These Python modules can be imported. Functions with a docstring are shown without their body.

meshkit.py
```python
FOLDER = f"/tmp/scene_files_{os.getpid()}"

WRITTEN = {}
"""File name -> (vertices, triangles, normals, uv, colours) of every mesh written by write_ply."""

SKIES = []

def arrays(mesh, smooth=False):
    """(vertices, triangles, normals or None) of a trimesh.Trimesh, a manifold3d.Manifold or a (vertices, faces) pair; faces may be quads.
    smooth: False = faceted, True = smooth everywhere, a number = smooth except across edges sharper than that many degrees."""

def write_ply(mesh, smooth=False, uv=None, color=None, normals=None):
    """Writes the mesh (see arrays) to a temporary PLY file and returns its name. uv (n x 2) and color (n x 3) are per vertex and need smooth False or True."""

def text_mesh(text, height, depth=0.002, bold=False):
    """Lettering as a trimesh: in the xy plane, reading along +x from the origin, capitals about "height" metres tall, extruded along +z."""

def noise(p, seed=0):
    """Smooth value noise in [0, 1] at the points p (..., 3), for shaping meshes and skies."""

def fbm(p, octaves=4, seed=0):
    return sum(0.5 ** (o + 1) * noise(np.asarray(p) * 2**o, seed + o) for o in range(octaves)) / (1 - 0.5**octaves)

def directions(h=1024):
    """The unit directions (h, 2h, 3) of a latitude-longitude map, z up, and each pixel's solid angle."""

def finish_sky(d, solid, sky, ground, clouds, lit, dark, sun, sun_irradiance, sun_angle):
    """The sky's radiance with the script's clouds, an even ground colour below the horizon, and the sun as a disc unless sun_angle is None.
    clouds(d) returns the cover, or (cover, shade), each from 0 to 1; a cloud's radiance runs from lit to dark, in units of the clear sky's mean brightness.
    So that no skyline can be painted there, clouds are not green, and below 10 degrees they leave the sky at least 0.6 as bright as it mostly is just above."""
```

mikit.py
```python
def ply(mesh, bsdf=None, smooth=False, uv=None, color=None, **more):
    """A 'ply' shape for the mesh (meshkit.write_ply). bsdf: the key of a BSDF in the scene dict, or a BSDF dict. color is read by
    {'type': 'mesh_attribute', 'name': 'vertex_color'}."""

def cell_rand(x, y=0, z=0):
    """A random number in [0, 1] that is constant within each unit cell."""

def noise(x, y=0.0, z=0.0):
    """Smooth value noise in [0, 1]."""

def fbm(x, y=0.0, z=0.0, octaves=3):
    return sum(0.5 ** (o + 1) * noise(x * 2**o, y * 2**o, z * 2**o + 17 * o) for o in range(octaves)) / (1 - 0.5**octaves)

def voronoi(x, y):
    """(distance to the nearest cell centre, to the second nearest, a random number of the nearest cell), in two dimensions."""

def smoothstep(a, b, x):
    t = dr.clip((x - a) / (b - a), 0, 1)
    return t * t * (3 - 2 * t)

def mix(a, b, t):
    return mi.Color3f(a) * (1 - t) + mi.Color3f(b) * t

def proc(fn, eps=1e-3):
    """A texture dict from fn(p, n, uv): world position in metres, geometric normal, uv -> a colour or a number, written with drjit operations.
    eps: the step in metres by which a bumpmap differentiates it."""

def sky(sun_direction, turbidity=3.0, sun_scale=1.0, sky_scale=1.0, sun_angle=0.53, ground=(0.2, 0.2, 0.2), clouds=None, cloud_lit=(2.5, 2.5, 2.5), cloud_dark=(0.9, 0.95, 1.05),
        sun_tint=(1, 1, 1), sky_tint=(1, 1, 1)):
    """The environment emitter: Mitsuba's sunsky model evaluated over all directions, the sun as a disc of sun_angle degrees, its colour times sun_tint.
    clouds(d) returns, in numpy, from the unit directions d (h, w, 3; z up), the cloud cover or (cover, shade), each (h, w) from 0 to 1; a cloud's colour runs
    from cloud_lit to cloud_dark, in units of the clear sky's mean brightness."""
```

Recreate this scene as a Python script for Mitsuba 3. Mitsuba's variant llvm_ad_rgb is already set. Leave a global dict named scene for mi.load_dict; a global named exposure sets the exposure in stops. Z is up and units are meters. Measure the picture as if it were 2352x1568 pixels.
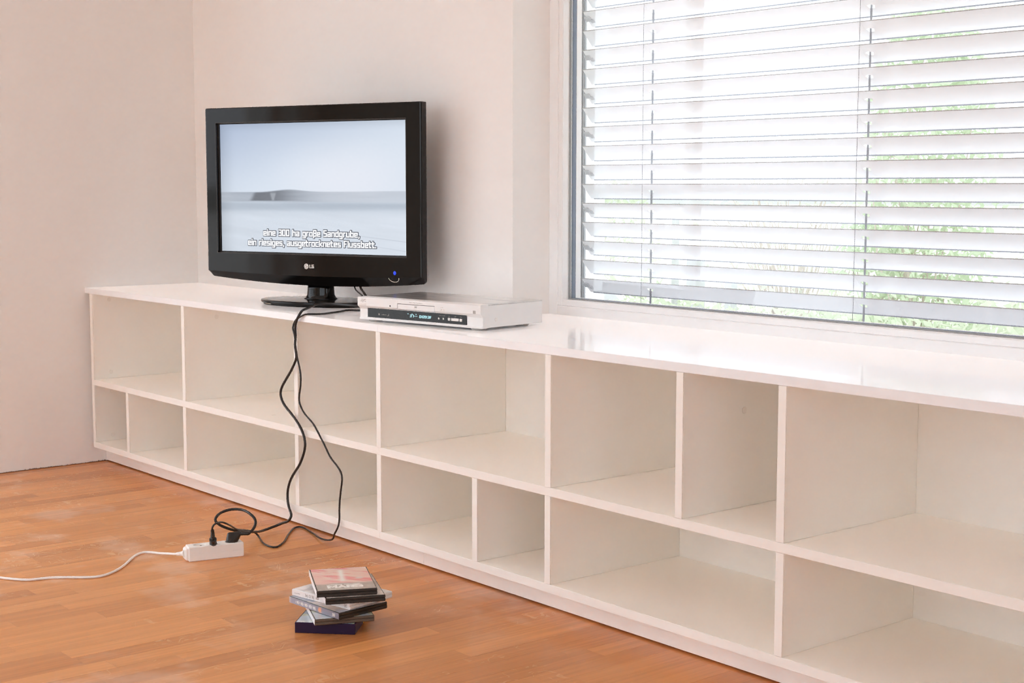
import math, random
import numpy as np, trimesh, shapely
from shapely.geometry import LineString, Polygon, Point, box as sbox
from shapely.ops import unary_union
from scipy.interpolate import CubicSpline
import manifold3d
import drjit as dr
import mitsuba as mi
import mikit
from mikit import proc, noise, fbm, smoothstep, mix, cell_rand

T = mi.ScalarTransform4f
scene, labels = {}, {}
rng = np.random.default_rng(7)
random.seed(7)

# ------------------------------------------------------------------ camera, sky, exposure
CAM = np.array([4.93890, -2.13605, 0.96854])
FWD = np.array([-0.76730, 0.63296, -0.10326])
UP = np.array([-0.08000, 0.06520, 0.99470])
scene['camera'] = {'type': 'perspective', 'fov_axis': 'x', 'fov': math.degrees(2 * math.atan(1176 / 3401.76)), 'near_clip': 0.05, 'far_clip': 200.0,
                   'to_world': T().look_at(origin=CAM.tolist(), target=(CAM + FWD).tolist(), up=UP.tolist())}


def overcast(d):
    return np.ones(d.shape[:2]), 0.35 * np.clip(1 - d[..., 2], 0, 1) ** 2


scene['sky'] = mikit.sky((-0.3, 0.6, 0.75), turbidity=4.0, sun_scale=0.0, sky_scale=1.0, sun_angle=None, ground=(0.35, 0.35, 0.32), clouds=overcast,
                         cloud_lit=(2.12, 2.3, 2.5), cloud_dark=(1.40, 1.52, 1.67), sky_tint=(0.92, 1.0, 1.09))
exposure = 3.42


# ------------------------------------------------------------------ helpers
def tm(v, f):
    return trimesh.Trimesh(np.asarray(v, float), np.asarray(f, int), process=False)


def cbox(x0, x1, y0, y1, z0, z1, c=0.0):
    """Box with chamfered edges (c metres)."""
    lo, hi = np.array([x0, y0, z0], float), np.array([x1, y1, z1], float)
    if c <= 0:
        m = trimesh.creation.box(bounds=[lo, hi])
        return m
    c = min(c, 0.49 * (hi - lo).min())
    mid, h = (lo + hi) / 2, (hi - lo) / 2
    pts = []
    for s in np.ndindex(2, 2, 2):
        s = np.array(s) * 2 - 1
        for k in range(3):
            e = h - c
            e[k] = h[k]
            pts.append(mid + s * e)
    return trimesh.convex.convex_hull(np.array(pts))


def join(*ms):
    return trimesh.util.concatenate([m for m in ms])


def prism(poly, h, axis='z', off=0.0):
    """Extrudes a 2D polygon: axis z -> (a,b,h); axis y -> (a,-?,b): polygon is (x,z), thickness along +y; axis x -> polygon is (y,z), thickness along +x."""
    geoms = getattr(poly, 'geoms', [poly])
    out = []
    for g in geoms:
        if g.area <= 0:
            continue
        m = trimesh.creation.extrude_polygon(g, h, engine='earcut')
        v = m.vertices
        if axis == 'z':
            m.vertices = v + [0, 0, off]
        elif axis == 'y':
            m.vertices = np.stack([v[:, 0], v[:, 2] + off, v[:, 1]], 1)
            m.invert()
        else:
            m.vertices = np.stack([v[:, 2] + off, v[:, 0], v[:, 1]], 1)
        out.append(m)
    return join(*out)


def spline(pts, n=240):
    p = np.asarray(pts, float)
    d = np.concatenate([[0], np.cumsum(np.linalg.norm(np.diff(p, axis=0), axis=1) ** 0.6)])
    return CubicSpline(d, p)(np.linspace(0, d[-1], n))


def tube(path, r, k=10, ry=None):
    """Tube along a path; r may be an array. ry: second radius (flat cord)."""
    p = np.asarray(path, float)
    n = len(p)
    r = np.broadcast_to(np.asarray(r, float), (n,))
    t = np.gradient(p, axis=0)
    t /= np.linalg.norm(t, axis=1, keepdims=True) + 1e-12
    u = np.cross(t[0], [0.3, 0.2, 0.93])
    u /= np.linalg.norm(u)
    v, f = [], []
    a = np.arange(k) * 2 * math.pi / k
    for i in range(n):
        u = u - t[i] * (u @ t[i])
        u /= np.linalg.norm(u)
        w = np.cross(t[i], u)
        s = 1.0 if ry is None else ry / r[i]
        v.append(p[i] + r[i] * (np.cos(a)[:, None] * u + s * np.sin(a)[:, None] * w))
    v = np.vstack(v + [p[:1], p[-1:]])
    for i in range(n - 1):
        for j in range(k):
            b, c = i * k + j, i * k + (j + 1) % k
            f += [(b, c, c + k), (b, c + k, b + k)]
    for j in range(k):
        f.append((n * k, (j + 1) % k, j))
        f.append((n * k + 1, (n - 1) * k + j, (n - 1) * k + (j + 1) % k))
    return tm(v, f)


def lathe(profile, k=40, sx=1.0, sy=1.0):
    """Solid of revolution about z from (r, z) pairs."""
    v, f = [], []
    a = np.arange(k) * 2 * math.pi / k
    for r, z in profile:
        v.append(np.stack([r * sx * np.cos(a), r * sy * np.sin(a), np.full(k, z)], 1))
    n = len(profile)
    v = np.vstack(v + [[[0, 0, profile[0][1]]], [[0, 0, profile[-1][1]]]])
    for i in range(n - 1):
        for j in range(k):
            b, c = i * k + j, i * k + (j + 1) % k
            f += [(b, c, c + k), (b, c + k, b + k)]
    for j in range(k):
        f.append((n * k, (j + 1) % k, j))
        f.append((n * k + 1, (n - 1) * k + j, (n - 1) * k + (j + 1) % k))
    return tm(v, f)


def ball(c, r, k=2):
    m = trimesh.creation.icosphere(subdivisions=k, radius=1.0)
    m.vertices = m.vertices * np.broadcast_to(r, 3) + np.asarray(c)
    return m


def hull(*ms):
    return trimesh.convex.convex_hull(np.vstack([m.vertices for m in ms]))


def moved(m, M):
    m = m.copy()
    m.vertices = m.vertices @ M[:3, :3].T + M[:3, 3]
    return m


def frame(o, yaw):
    c, s = math.cos(yaw), math.sin(yaw)
    M = np.eye(4)
    M[:3, :3] = [[c, -s, 0], [s, c, 0], [0, 0, 1]]
    M[:3, 3] = o
    return M


def boolean(a, b, op='sub'):
    def mf(m):
        m = m.copy()
        m.merge_vertices()
        return manifold3d.Manifold(manifold3d.Mesh(np.asarray(m.vertices, np.float32), np.asarray(m.faces, np.uint32)))
    r = mf(a) - mf(b) if op == 'sub' else mf(a) + mf(b)
    q = r.to_mesh()
    return tm(q.vert_properties[:, :3], q.tri_verts)


def obj(key, mesh, mat, smooth=False, label=None, cat=None, group=None, kind=None, M=None, **kw):
    if M is not None:
        mesh = moved(mesh, M)
    k, i = key, 0
    while k in scene:
        i += 1
        k = '%s_%03d' % (key, i)
    scene[k] = mikit.ply(mesh, mat, smooth, **kw)
    tag(k, label, cat, group, kind)
    return k


def tag(k, label=None, cat=None, group=None, kind=None):
    d = {n: v for n, v in (('label', label), ('category', cat), ('group', group), ('kind', kind)) if v}
    if d:
        labels[k] = d


# ------------------------------------------------------------------ materials
def P(name, base, rough=0.5, spec=0.5, **kw):
    b = base if isinstance(base, dict) else {'type': 'rgb', 'value': list(base)}
    scene[name] = {'type': 'twosided', 'b': {'type': 'principled', 'base_color': b, 'roughness': rough, 'specular': spec, **kw}}


def wall_tex(p, n, uv):
    k = fbm(p.x * 3.0 + p.y * 2.0, p.z * 3.0, p.y * 3.0, 3)
    g = fbm(p.x * 70.0, p.y * 70.0, p.z * 70.0, 2)
    return mi.Color3f(0.86, 0.830, 0.80) * (0.985 + 0.03 * k) * (0.99 + 0.02 * g)


def floor_tex(p, n, uv):
    t, r = uv.x, uv.y
    ox = r * 37.0
    warp = fbm(p.x * 9.0 + ox, p.y * 1.6 + ox, 0.0, 3)
    g1 = fbm((p.x + warp * 0.02) * 150.0 + ox, p.y * 5.0, r * 9.0, 3)
    g2 = fbm((p.x + warp * 0.03) * 46.0 + ox, p.y * 2.2, r * 5.0, 3)
    c = mix((0.64, 0.277, 0.094), (0.48, 0.187, 0.060), t)
    c = c * (0.80 + 0.22 * g1 + 0.22 * g2)
    vein = smoothstep(0.62, 0.80, g2)
    c = mix(c, (0.40, 0.165, 0.065), vein * 0.35)
    fleck = smoothstep(0.66, 0.80, noise(p.x * 210.0 + 30 * fbm(p.x * 20.0, p.y * 20.0, 3.0, 2), p.y * 60.0, r * 7)) * smoothstep(0.5, 0.7, noise(p.x * 4.0, p.y * 3.0, 5.0 + r))
    c = mix(c, (0.75, 0.50, 0.29), fleck * 0.4)
    dust = smoothstep(0.52, 0.74, fbm(p.x * 7.0, p.y * 9.0, 2.0, 4)) * smoothstep(0.40, 0.65, noise(p.x * 2.2 + 4, p.y * 2.2, 9.0))
    return mix(c, (0.80, 0.70, 0.62), dust * 0.20)


def floor_rough(p, n, uv):
    return 0.19 + 0.16 * fbm(p.x * 6.0, p.y * 8.0, 1.0, 3) + 0.05 * uv.y


P('m_wall', proc(wall_tex), 0.75, 0.25)
P('m_reveal', (0.88, 0.87, 0.86), 0.6, 0.3)
P('m_ceiling', (0.87, 0.86, 0.85), 0.8, 0.2)
P('m_far_wall', (0.66, 0.62, 0.57), 0.7, 0.3)
P('m_gap', (0.36, 0.29, 0.25), 0.95, 0.1)
P('m_floor', proc(floor_tex), proc(floor_rough), 0.38)
P('m_underlay', (0.12, 0.06, 0.03), 0.9, 0.1)
P('m_shelf', (0.885, 0.848, 0.790), 0.33, 0.5)
P('m_shelf_back', (0.885, 0.848, 0.790), 0.4, 0.5)
P('m_cap', (0.83, 0.78, 0.72), 0.4, 0.5)
P('m_top', (0.88, 0.88, 0.88), 0.10, 0.5)
P('m_frame', (0.88, 0.875, 0.87), 0.3, 0.5)
P('m_gasket', (0.30, 0.31, 0.31), 0.6, 0.4)
P('m_spacer', (0.16, 0.20, 0.27), 0.35, 0.5)
scene['m_pane'] = {'type': 'thindielectric', 'int_ior': 1.5}
P('m_slat', (0.82, 0.825, 0.84), 0.6, 0.3)
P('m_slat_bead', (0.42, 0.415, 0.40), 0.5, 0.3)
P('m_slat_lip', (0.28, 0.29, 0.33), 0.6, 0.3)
P('m_cord_gray', (0.22, 0.22, 0.24), 0.8, 0.2)
P('m_rail', (0.34, 0.35, 0.36), 0.5, 0.4)
P('m_alu', (0.62, 0.63, 0.65), 0.4, 0.5, metallic=0.4)
P('m_black', (0.005, 0.0042, 0.0038), 0.05, 0.34)
P('m_black_matte', (0.022, 0.019, 0.017), 0.35, 0.4)
P('m_side', (0.05, 0.038, 0.03), 0.28, 0.5)
P('m_cable', (0.018, 0.015, 0.013), 0.25, 0.45)
P('m_white_plastic', (0.84, 0.82, 0.79), 0.28, 0.5)
P('m_socket', (0.74, 0.70, 0.65), 0.4, 0.5)
P('m_hole', (0.05, 0.045, 0.04), 0.8, 0.2)
P('m_chrome', (0.85, 0.78, 0.70), 0.15, 0.5, metallic=1.0)
P('m_print', (0.80, 0.77, 0.73), 0.5, 0.4)
P('m_print_dim', (0.33, 0.30, 0.27), 0.5, 0.4)
P('m_silver', (0.80, 0.785, 0.77), 0.30, 0.5, metallic=0.10)
P('m_silver_btn', (0.82, 0.79, 0.76), 0.25, 0.5)
P('m_silver_dark', (0.42, 0.39, 0.36), 0.35, 0.5)


def lid_tex(p, n, uv):
    k = fbm(p.x * 9.0, p.y * 22.0, 4.0, 4)
    return mix((0.66, 0.64, 0.62), (0.50, 0.49, 0.49), smoothstep(0.48, 0.62, k) * 0.7)


P('m_lid', proc(lid_tex), 0.16, 0.5, metallic=0.75)


def emit(radiance):
    return {'type': 'area', 'radiance': radiance if isinstance(radiance, dict) else {'type': 'rgb', 'value': list(radiance)}}


E0 = 2.0 ** -exposure      # an emitter of radiance E0 shows as 1.0

# ------------------------------------------------------------------ room shell
RX, RY, RZ, BY = 6.4, -3.9, 2.5, 0.44


def slab(*b):
    return cbox(*b)


# left wall with a second window opening, out of the picture towards the viewer
W2 = (-3.5, -0.60, 0.10, 2.38)
wl = [slab(-0.30, 0, W2[1], BY + 0.36, 0.020, RZ), slab(-0.30, 0, RY - 0.3, W2[0], 0.020, RZ), slab(-0.30, 0, W2[0], W2[1], 0.020, W2[2]), slab(-0.30, 0, W2[0], W2[1], W2[3], RZ)]
obj('wall_left', join(*wl), 'm_wall', kind='structure', label='plain off-white plaster wall on the left, unfinished at the foot')
# ragged plaster foot of the left wall, with the dark joint behind it
ys = np.linspace(-1.4, 0.44, 620)
zz = 0.0010 + 0.0060 * np.array([float(v) for v in np.clip(0.45 * np.interp(ys, np.linspace(-1.4, 0.44, 90), rng.random(90) ** 1.6) + 0.75 * rng.random(len(ys)) ** 2.5, 0, 1)])
poly = Polygon(list(zip(ys, zz)) + [(0.44, 0.0205), (-1.4, 0.0205)])
obj('wall_left__plaster_edge', prism(poly.buffer(0), 0.05, 'x', -0.0495), 'm_wall')
obj('wall_left__floor_joint', slab(-0.06, -0.008, -1.4, 0.44, 0.0, 0.02), 'm_gap', label='dark gap under the ragged plaster edge')

# back wall with the window niche
X0, X1, ZS, ZT, FY = 1.833, 4.60, 0.6202, 2.20, 0.558
pl = Polygon([(-0.3, BY), (1.819, BY), (X0, FY), (X0, 0.605), (1.800, 0.625), (1.800, 0.80), (-0.3, 0.80)])
pr = Polygon([(X1, 0.80), (X1, 0.605), (X1, FY), (X1 + 0.014, BY), (RX + 0.3, BY), (RX + 0.3, 0.80)])
obj('wall_back', join(prism(pl, RZ, 'z'), prism(pr, RZ, 'z'), slab(1.80, X1 + 0.02, BY, 0.80, 0, 0.598), slab(1.80, X1 + 0.02, BY, 0.80, ZT, RZ)), 'm_wall', kind='structure',
    label='plain off-white wall behind the television, with the deep window niche')
W4 = (-3.2, -1.0, 0.45, 2.30)
obj('wall_right', join(slab(RX, RX + 0.3, W4[1], BY, 0, RZ), slab(RX, RX + 0.3, RY - 0.3, W4[0], 0, RZ), slab(RX, RX + 0.3, W4[0], W4[1], 0, W4[2]), slab(RX, RX + 0.3, W4[0], W4[1], W4[3], RZ)), 'm_far_wall', kind='structure')
W3 = (0.75, 4.3, 0.20, 2.38)
obj('wall_front', join(slab(-0.3, W3[0], RY - 0.3, RY, 0, RZ), slab(W3[1], RX + 0.3, RY - 0.3, RY, 0, RZ), slab(W3[0], W3[1], RY - 0.3, RY, 0, W3[2]), slab(W3[0], W3[1], RY - 0.3, RY, W3[3], RZ)), 'm_far_wall', kind='structure')
obj('ceiling', slab(-0.3, RX + 0.3, RY - 0.3, 0.80, RZ, RZ + 0.2), 'm_ceiling', kind='structure')


def far_window(name, along, a0, a1, z0, z1, wall, mull):
    """Framed window in the left wall (along='y') or the front wall (along='x')."""
    def b(u0, u1, w0, w1, v0, v1):
        return cbox(w0, w1, u0, u1, v0, v1, 0.004) if along == 'y' else cbox(u0, u1, w0, w1, v0, v1, 0.004)
    t, d0, d1 = 0.06, wall - 0.20, wall - 0.13
    fr = [b(a0, a1, d0, d1, z0, z0 + t), b(a0, a1, d0, d1, z1 - t, z1), b(a0, a0 + t, d0, d1, z0 + t, z1 - t), b(a1 - t, a1, d0, d1, z0 + t, z1 - t)]
    for k in range(1, mull):
        c = a0 + (a1 - a0) * k / mull
        fr.append(b(c - t / 2, c + t / 2, d0, d1, z0 + t, z1 - t))
    obj(name + '__frame', join(*fr), 'm_frame')
    c = (d0 + d1) / 2
    obj(name + '__pane', b(a0 + 0.02, a1 - 0.02, c, c, z0 + 0.02, z1 - 0.02) if False else
        (tm([[c, a0 + t, z0 + t], [c, a1 - t, z0 + t], [c, a1 - t, z1 - t], [c, a0 + t, z1 - t]], [[0, 1, 2], [0, 2, 3]]) if along == 'y' else
         tm([[a0 + t, c, z0 + t], [a1 - t, c, z0 + t], [a1 - t, c, z1 - t], [a0 + t, c, z1 - t]], [[0, 1, 2], [0, 2, 3]])), 'm_pane')
    tag(name, kind='structure')


far_window('window_2', 'y', W2[0], W2[1], W2[2], W2[3], 0.0, 2)
far_window('window_4', 'y', W4[0], W4[1], W4[2], W4[3], RX + 0.3, 2)
far_window('window_3', 'x', W3[0], W3[1], W3[2], W3[3], RY, 4)

# ------------------------------------------------------------------ floor: parquet strips running towards the shelf
obj('floor', slab(-0.3, RX + 0.3, RY - 0.3, 0.80, -0.12, -0.013), 'm_underlay', kind='structure', label='warm orange-brown parquet floor of narrow strips')
SW = 0.0575
fine, coarse = [], []
frng = np.random.default_rng(11)
nrow = int((RX + 0.02) / SW) + 1
for r in range(nrow):
    xa, xb = -0.01 + r * SW, -0.01 + (r + 1) * SW
    y = 0.42 - frng.random() * 0.45
    y1 = 0.435
    first = True
    while y1 > RY:
        L = 0.34 + 0.26 * frng.random()
        y0 = y if first else y1 - L
        if first and y1 - y0 < 0.05:
            y0 = y1 - L
        first = False
        tone, rnd = frng.random() ** 1.7, frng.random()
        vis = xa < 3.35 and y1 > -1.45 and y0 < 0.10 and (y1 > -0.42 - 0.36 * xb)
        (fine if vis else coarse).append((xa, min(xb, RX), max(y0, RY), y1, tone, rnd))
        y1 = y0
for (xa, xb, y0, y1, tone, rnd) in fine:
    m = cbox(xa + 0.00008, xb - 0.00008, y0 + 0.00008, y1 - 0.00008, -0.013, 0.0, 0.00018)
    obj('floor__plank', m, 'm_floor', uv=np.tile([tone, rnd], (len(m.vertices), 1)))
ms, uvs = [], []
for (xa, xb, y0, y1, tone, rnd) in coarse:
    m = cbox(xa + 0.0002, xb - 0.0002, y0 + 0.0002, y1 - 0.0002, -0.013, 0.0)
    ms.append(m)
    uvs.append(np.tile([tone, rnd], (len(m.vertices), 1)))
obj('floor__planks', join(*ms), 'm_floor', uv=np.vstack(uvs), kind='stuff')

# ------------------------------------------------------------------ window over the worktop
tag('window_1', kind='structure', label='white framed window above the right end of the worktop')


def ring(x0, x1, z0, z1, t, y0, y1, c=0.0015):
    return [('stile', cbox(x0, x0 + t, y0, y1, z0, z1, c)), ('stile', cbox(x1 - t, x1, y0, y1, z0, z1, c)), ('rail', cbox(x0 + t, x1 - t, y0, y1, z0, z0 + t * 0.765, c)), ('rail', cbox(x0 + t, x1 - t, y0, y1, z1 - t, z1, c))]


obj('window_1__frame', join(*[m for _, m in ring(X0, X1, ZS - 0.0025, ZT, 0.0362, FY, 0.602)]), 'm_frame')
sx0, sx1, sz0, sz1 = 1.8695, 4.5636, 0.6455, 2.1765
sash = [cbox(sx0, sx0 + 0.018, FY + 0.001, 0.600, sz0, sz1, 0.002), cbox(sx1 - 0.018, sx1, FY + 0.001, 0.600, sz0, sz1, 0.002),
        cbox(sx0 + 0.018, sx1 - 0.018, FY + 0.001, 0.600, sz0, sz0 + 0.0165, 0.002), cbox(sx0 + 0.018, sx1 - 0.018, FY + 0.001, 0.600, sz1 - 0.02, sz1, 0.002)]
obj('window_1__sash', join(*sash), 'm_frame')
gx0, gx1, gz0, gz1 = 1.888, 4.5448, 0.6628, 2.143


def thinring(x0, x1, z0, z1, t, y0, y1, zt=None):
    zt = t if zt is None else zt
    return join(cbox(x0, x0 + t, y0, y1, z0, z1), cbox(x1 - t, x1, y0, y1, z0, z1), cbox(x0 + t, x1 - t, y0, y1, z0, z0 + zt), cbox(x0 + t, x1 - t, y0, y1, z1 - zt, z1))


obj('window_1__gasket', thinring(gx0, gx1, gz0, gz1, 0.0025, 0.583, 0.5885), 'm_gasket')
obj('window_1__spacer', thinring(gx0 - 0.002, gx1 + 0.002, gz0 - 0.002, gz1 + 0.002, 0.0045, 0.5945, 0.6065), 'm_spacer')


def pane(x0, x1, z0, z1, y):
    return tm([[x0, y, z0], [x1, y, z0], [x1, y, z1], [x0, y, z1]], [[0, 1, 2], [0, 2, 3]])


obj('window_1__pane', pane(gx0 + 0.001, gx1 - 0.001, gz0 + 0.001, gz1 - 0.001, 0.5905), 'm_pane')
obj('window_1__outer_rebate', thinring(gx0 - 0.03, gx1 + 0.03, gz0 - 0.03, gz1 + 0.03, 0.032, 0.608, 0.626), 'm_frame')
obj('window_1__sill', cbox(1.802, X1 - 0.01, 0.627, 0.90, 0.585, 0.630, 0.003), 'm_alu')

# ------------------------------------------------------------------ exterior venetian blind
SX0, SX1, BYC = 1.832, 4.56, 0.70
PITCH, ZTOP0 = 0.05293, 1.4544
tapes = [2.0905, 2.796, 3.5, 4.2]
cords = [2.0735, 2.779, 3.483, 4.183]
holes = [Polygon([(t - 0.011, -0.0035), (t - 0.003, -0.0065), (t + 0.011, -0.0035), (t + 0.008, 0.0045), (t - 0.005, 0.0045)]) for t in tapes]
SWID = math.hypot(0.036, 0.0398)
strip = sbox(SX0, -SWID / 2, SX1, SWID / 2)
for h in holes:
    strip = strip.difference(h)
slat = prism(strip, 0.0006, 'z', -0.0003)
ang = math.atan2(0.0398, 0.036)


def tilt(m, zc):
    v = m.vertices
    out = m.copy()
    # local +y runs from the inner, upper edge to the outer, lower edge
    out.vertices = np.stack([v[:, 0], BYC + v[:, 1] * math.cos(ang) + v[:, 2] * math.sin(ang), zc - v[:, 1] * math.sin(ang) + v[:, 2] * math.cos(ang)], 1)
    return out


slat_mesh = tilt(slat, 0.0)
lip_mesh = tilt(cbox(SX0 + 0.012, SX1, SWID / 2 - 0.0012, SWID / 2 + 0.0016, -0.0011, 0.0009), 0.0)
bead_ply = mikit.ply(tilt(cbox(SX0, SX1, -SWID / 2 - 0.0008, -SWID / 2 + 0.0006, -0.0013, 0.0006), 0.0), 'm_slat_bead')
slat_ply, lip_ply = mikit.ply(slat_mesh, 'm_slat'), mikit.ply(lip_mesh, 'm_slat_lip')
pin = join(tilt(cbox(SX0 - 0.006, SX0 + 0.016, -0.010, 0.006, -0.0032, -0.0004, 0.0008), 0), tilt(cbox(SX0 + 0.010, SX0 + 0.024, 0.000, 0.012, -0.0030, -0.0004, 0.0008), 0))
pin_ply = mikit.ply(pin, 'm_alu')
zs = [ZTOP0 - 0.0199 + PITCH * k for k in range(-14, 13)]
for i, z in enumerate(sorted(zs)):
    k = 'venetian_blind__slat' + ('' if i == 0 else '_%03d' % i)
    tw = T().translate([0, 0, z])
    scene[k] = {**slat_ply, 'to_world': tw}
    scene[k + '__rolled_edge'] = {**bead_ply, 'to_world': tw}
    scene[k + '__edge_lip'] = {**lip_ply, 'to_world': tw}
    if i % 2 == 0:
        scene[k + '__guide_pin'] = {**pin_ply, 'to_world': tw}
zlo, zhi = 0.632, max(zs) + 0.06
for c in cords:
    a = [tube([(c, BYC - 0.0185, zlo + 0.05), (c, BYC - 0.0185, zhi)], 0.0006, 6), tube(spline([(c, BYC - 0.0185, zlo + 0.05), (c + 0.002, BYC - 0.021, zlo + 0.028), (c + 0.006, BYC - 0.018, zlo + 0.004)], 12), 0.0006, 6)]
    obj('venetian_blind__ladder_cord', join(*a), 'm_cord_gray')
    obj('venetian_blind__ladder_cord', tube([(c, BYC + 0.0195, zlo + 0.01), (c, BYC + 0.0195, zhi)], 0.0006, 6), 'm_cord_gray')
for t in tapes:
    obj('venetian_blind__lift_tape', cbox(t - 0.0004, t + 0.0004, BYC - 0.0032, BYC + 0.0032, zlo, zhi), 'm_cord_gray')
rungs = []
for c in cords:
    for z in zs:
        rungs.append(tube([(c, BYC - 0.0185, z + 0.0199), (c + 0.004, BYC + 0.0195, z - 0.0215)], 0.00035, 4))
obj('venetian_blind__ladder_rungs', join(*rungs), 'm_slat', kind='stuff')
obj('venetian_blind__guide_rail', join(cbox(1.8115, 1.8165, BYC - 0.012, BYC + 0.012, 0.632, 2.2, 0.001), cbox(1.8165, 1.8205, BYC - 0.004, BYC - 0.001, 0.632, 2.2), cbox(1.8165, 1.8205, BYC + 0.001, BYC + 0.004, 0.632, 2.2)), 'm_rail', label='grey guide rail at the left end of the slats')
obj('venetian_blind__guide_rail', cbox(4.566, 4.576, BYC - 0.012, BYC + 0.012, 0.632, 2.2, 0.001), 'm_alu')
tag('venetian_blind', 'white exterior venetian blind with tilted slats hanging outside the window', 'blind')

# ------------------------------------------------------------------ low shelf
BT = 0.0193


def banded(x0, x1, y0, y1, z0, z1):
    """Board with an edge band on its front: a hairline groove separates the two."""
    g = 0.0012
    return join(cbox(x0, x1, y0, y0 + 0.0015, z0, z1, 0.0004), cbox(x0 + g, x1 - g, y0 + 0.0012, y0 + 0.0034, z0 + g, z1 - g), cbox(x0, x1, y0 + 0.0028, y1, z0, z1, 0.0003))


SXE = 4.494
ZB0, ZB1, ZM0, ZM1, ZC0, ZC1 = 0.0620, 0.0813, 0.2829, 0.3022, 0.6012, 0.6200
YB = 0.4152
JX = 1.8095
S = 'low_shelf'
tag(S, 'long low white built-in shelf with open compartments under the window', 'shelf')
e = 0.0004
for (a, b) in ((0.040, JX - 0.0002), (JX + 0.0002, SXE)):
    obj(S + '__base_board', banded(a, b, 0.0, YB, ZB0, ZB1), 'm_shelf')
    obj(S + '__middle_board', banded(a, b, 0.0, YB, ZM0, ZM1), 'm_shelf')
obj(S + '__end_panel', banded(0.0400, 0.0597, 0.0, YB, ZB1 + e, ZM0 - e), 'm_shelf')
obj(S + '__end_panel', banded(0.0400, 0.0597, 0.0, YB, ZM1 + e, ZC0 - e), 'm_shelf')
obj(S + '__end_panel', banded(SXE - BT, SXE, 0.0, YB, ZB1 + e, ZM0 - e), 'm_shelf')
obj(S + '__end_panel', banded(SXE - BT, SXE, 0.0, YB, ZM1 + e, ZC0 - e), 'm_shelf')
for x in (0.7430, 1.4148, 1.8189, 2.4844, 2.8882, 3.1536, 3.8250):
    obj(S + '__divider', banded(x - BT, x, 0.0, YB, ZM1 + e, ZC0 - e), 'm_shelf')
for x in (0.3300, 0.7420, 1.4140, 1.8186, 2.2192, 2.4838, 3.1545, 3.8250):
    obj(S + '__divider', banded(x - BT, x, 0.0, YB, ZB1 + e, ZM0 - e), 'm_shelf')
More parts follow.
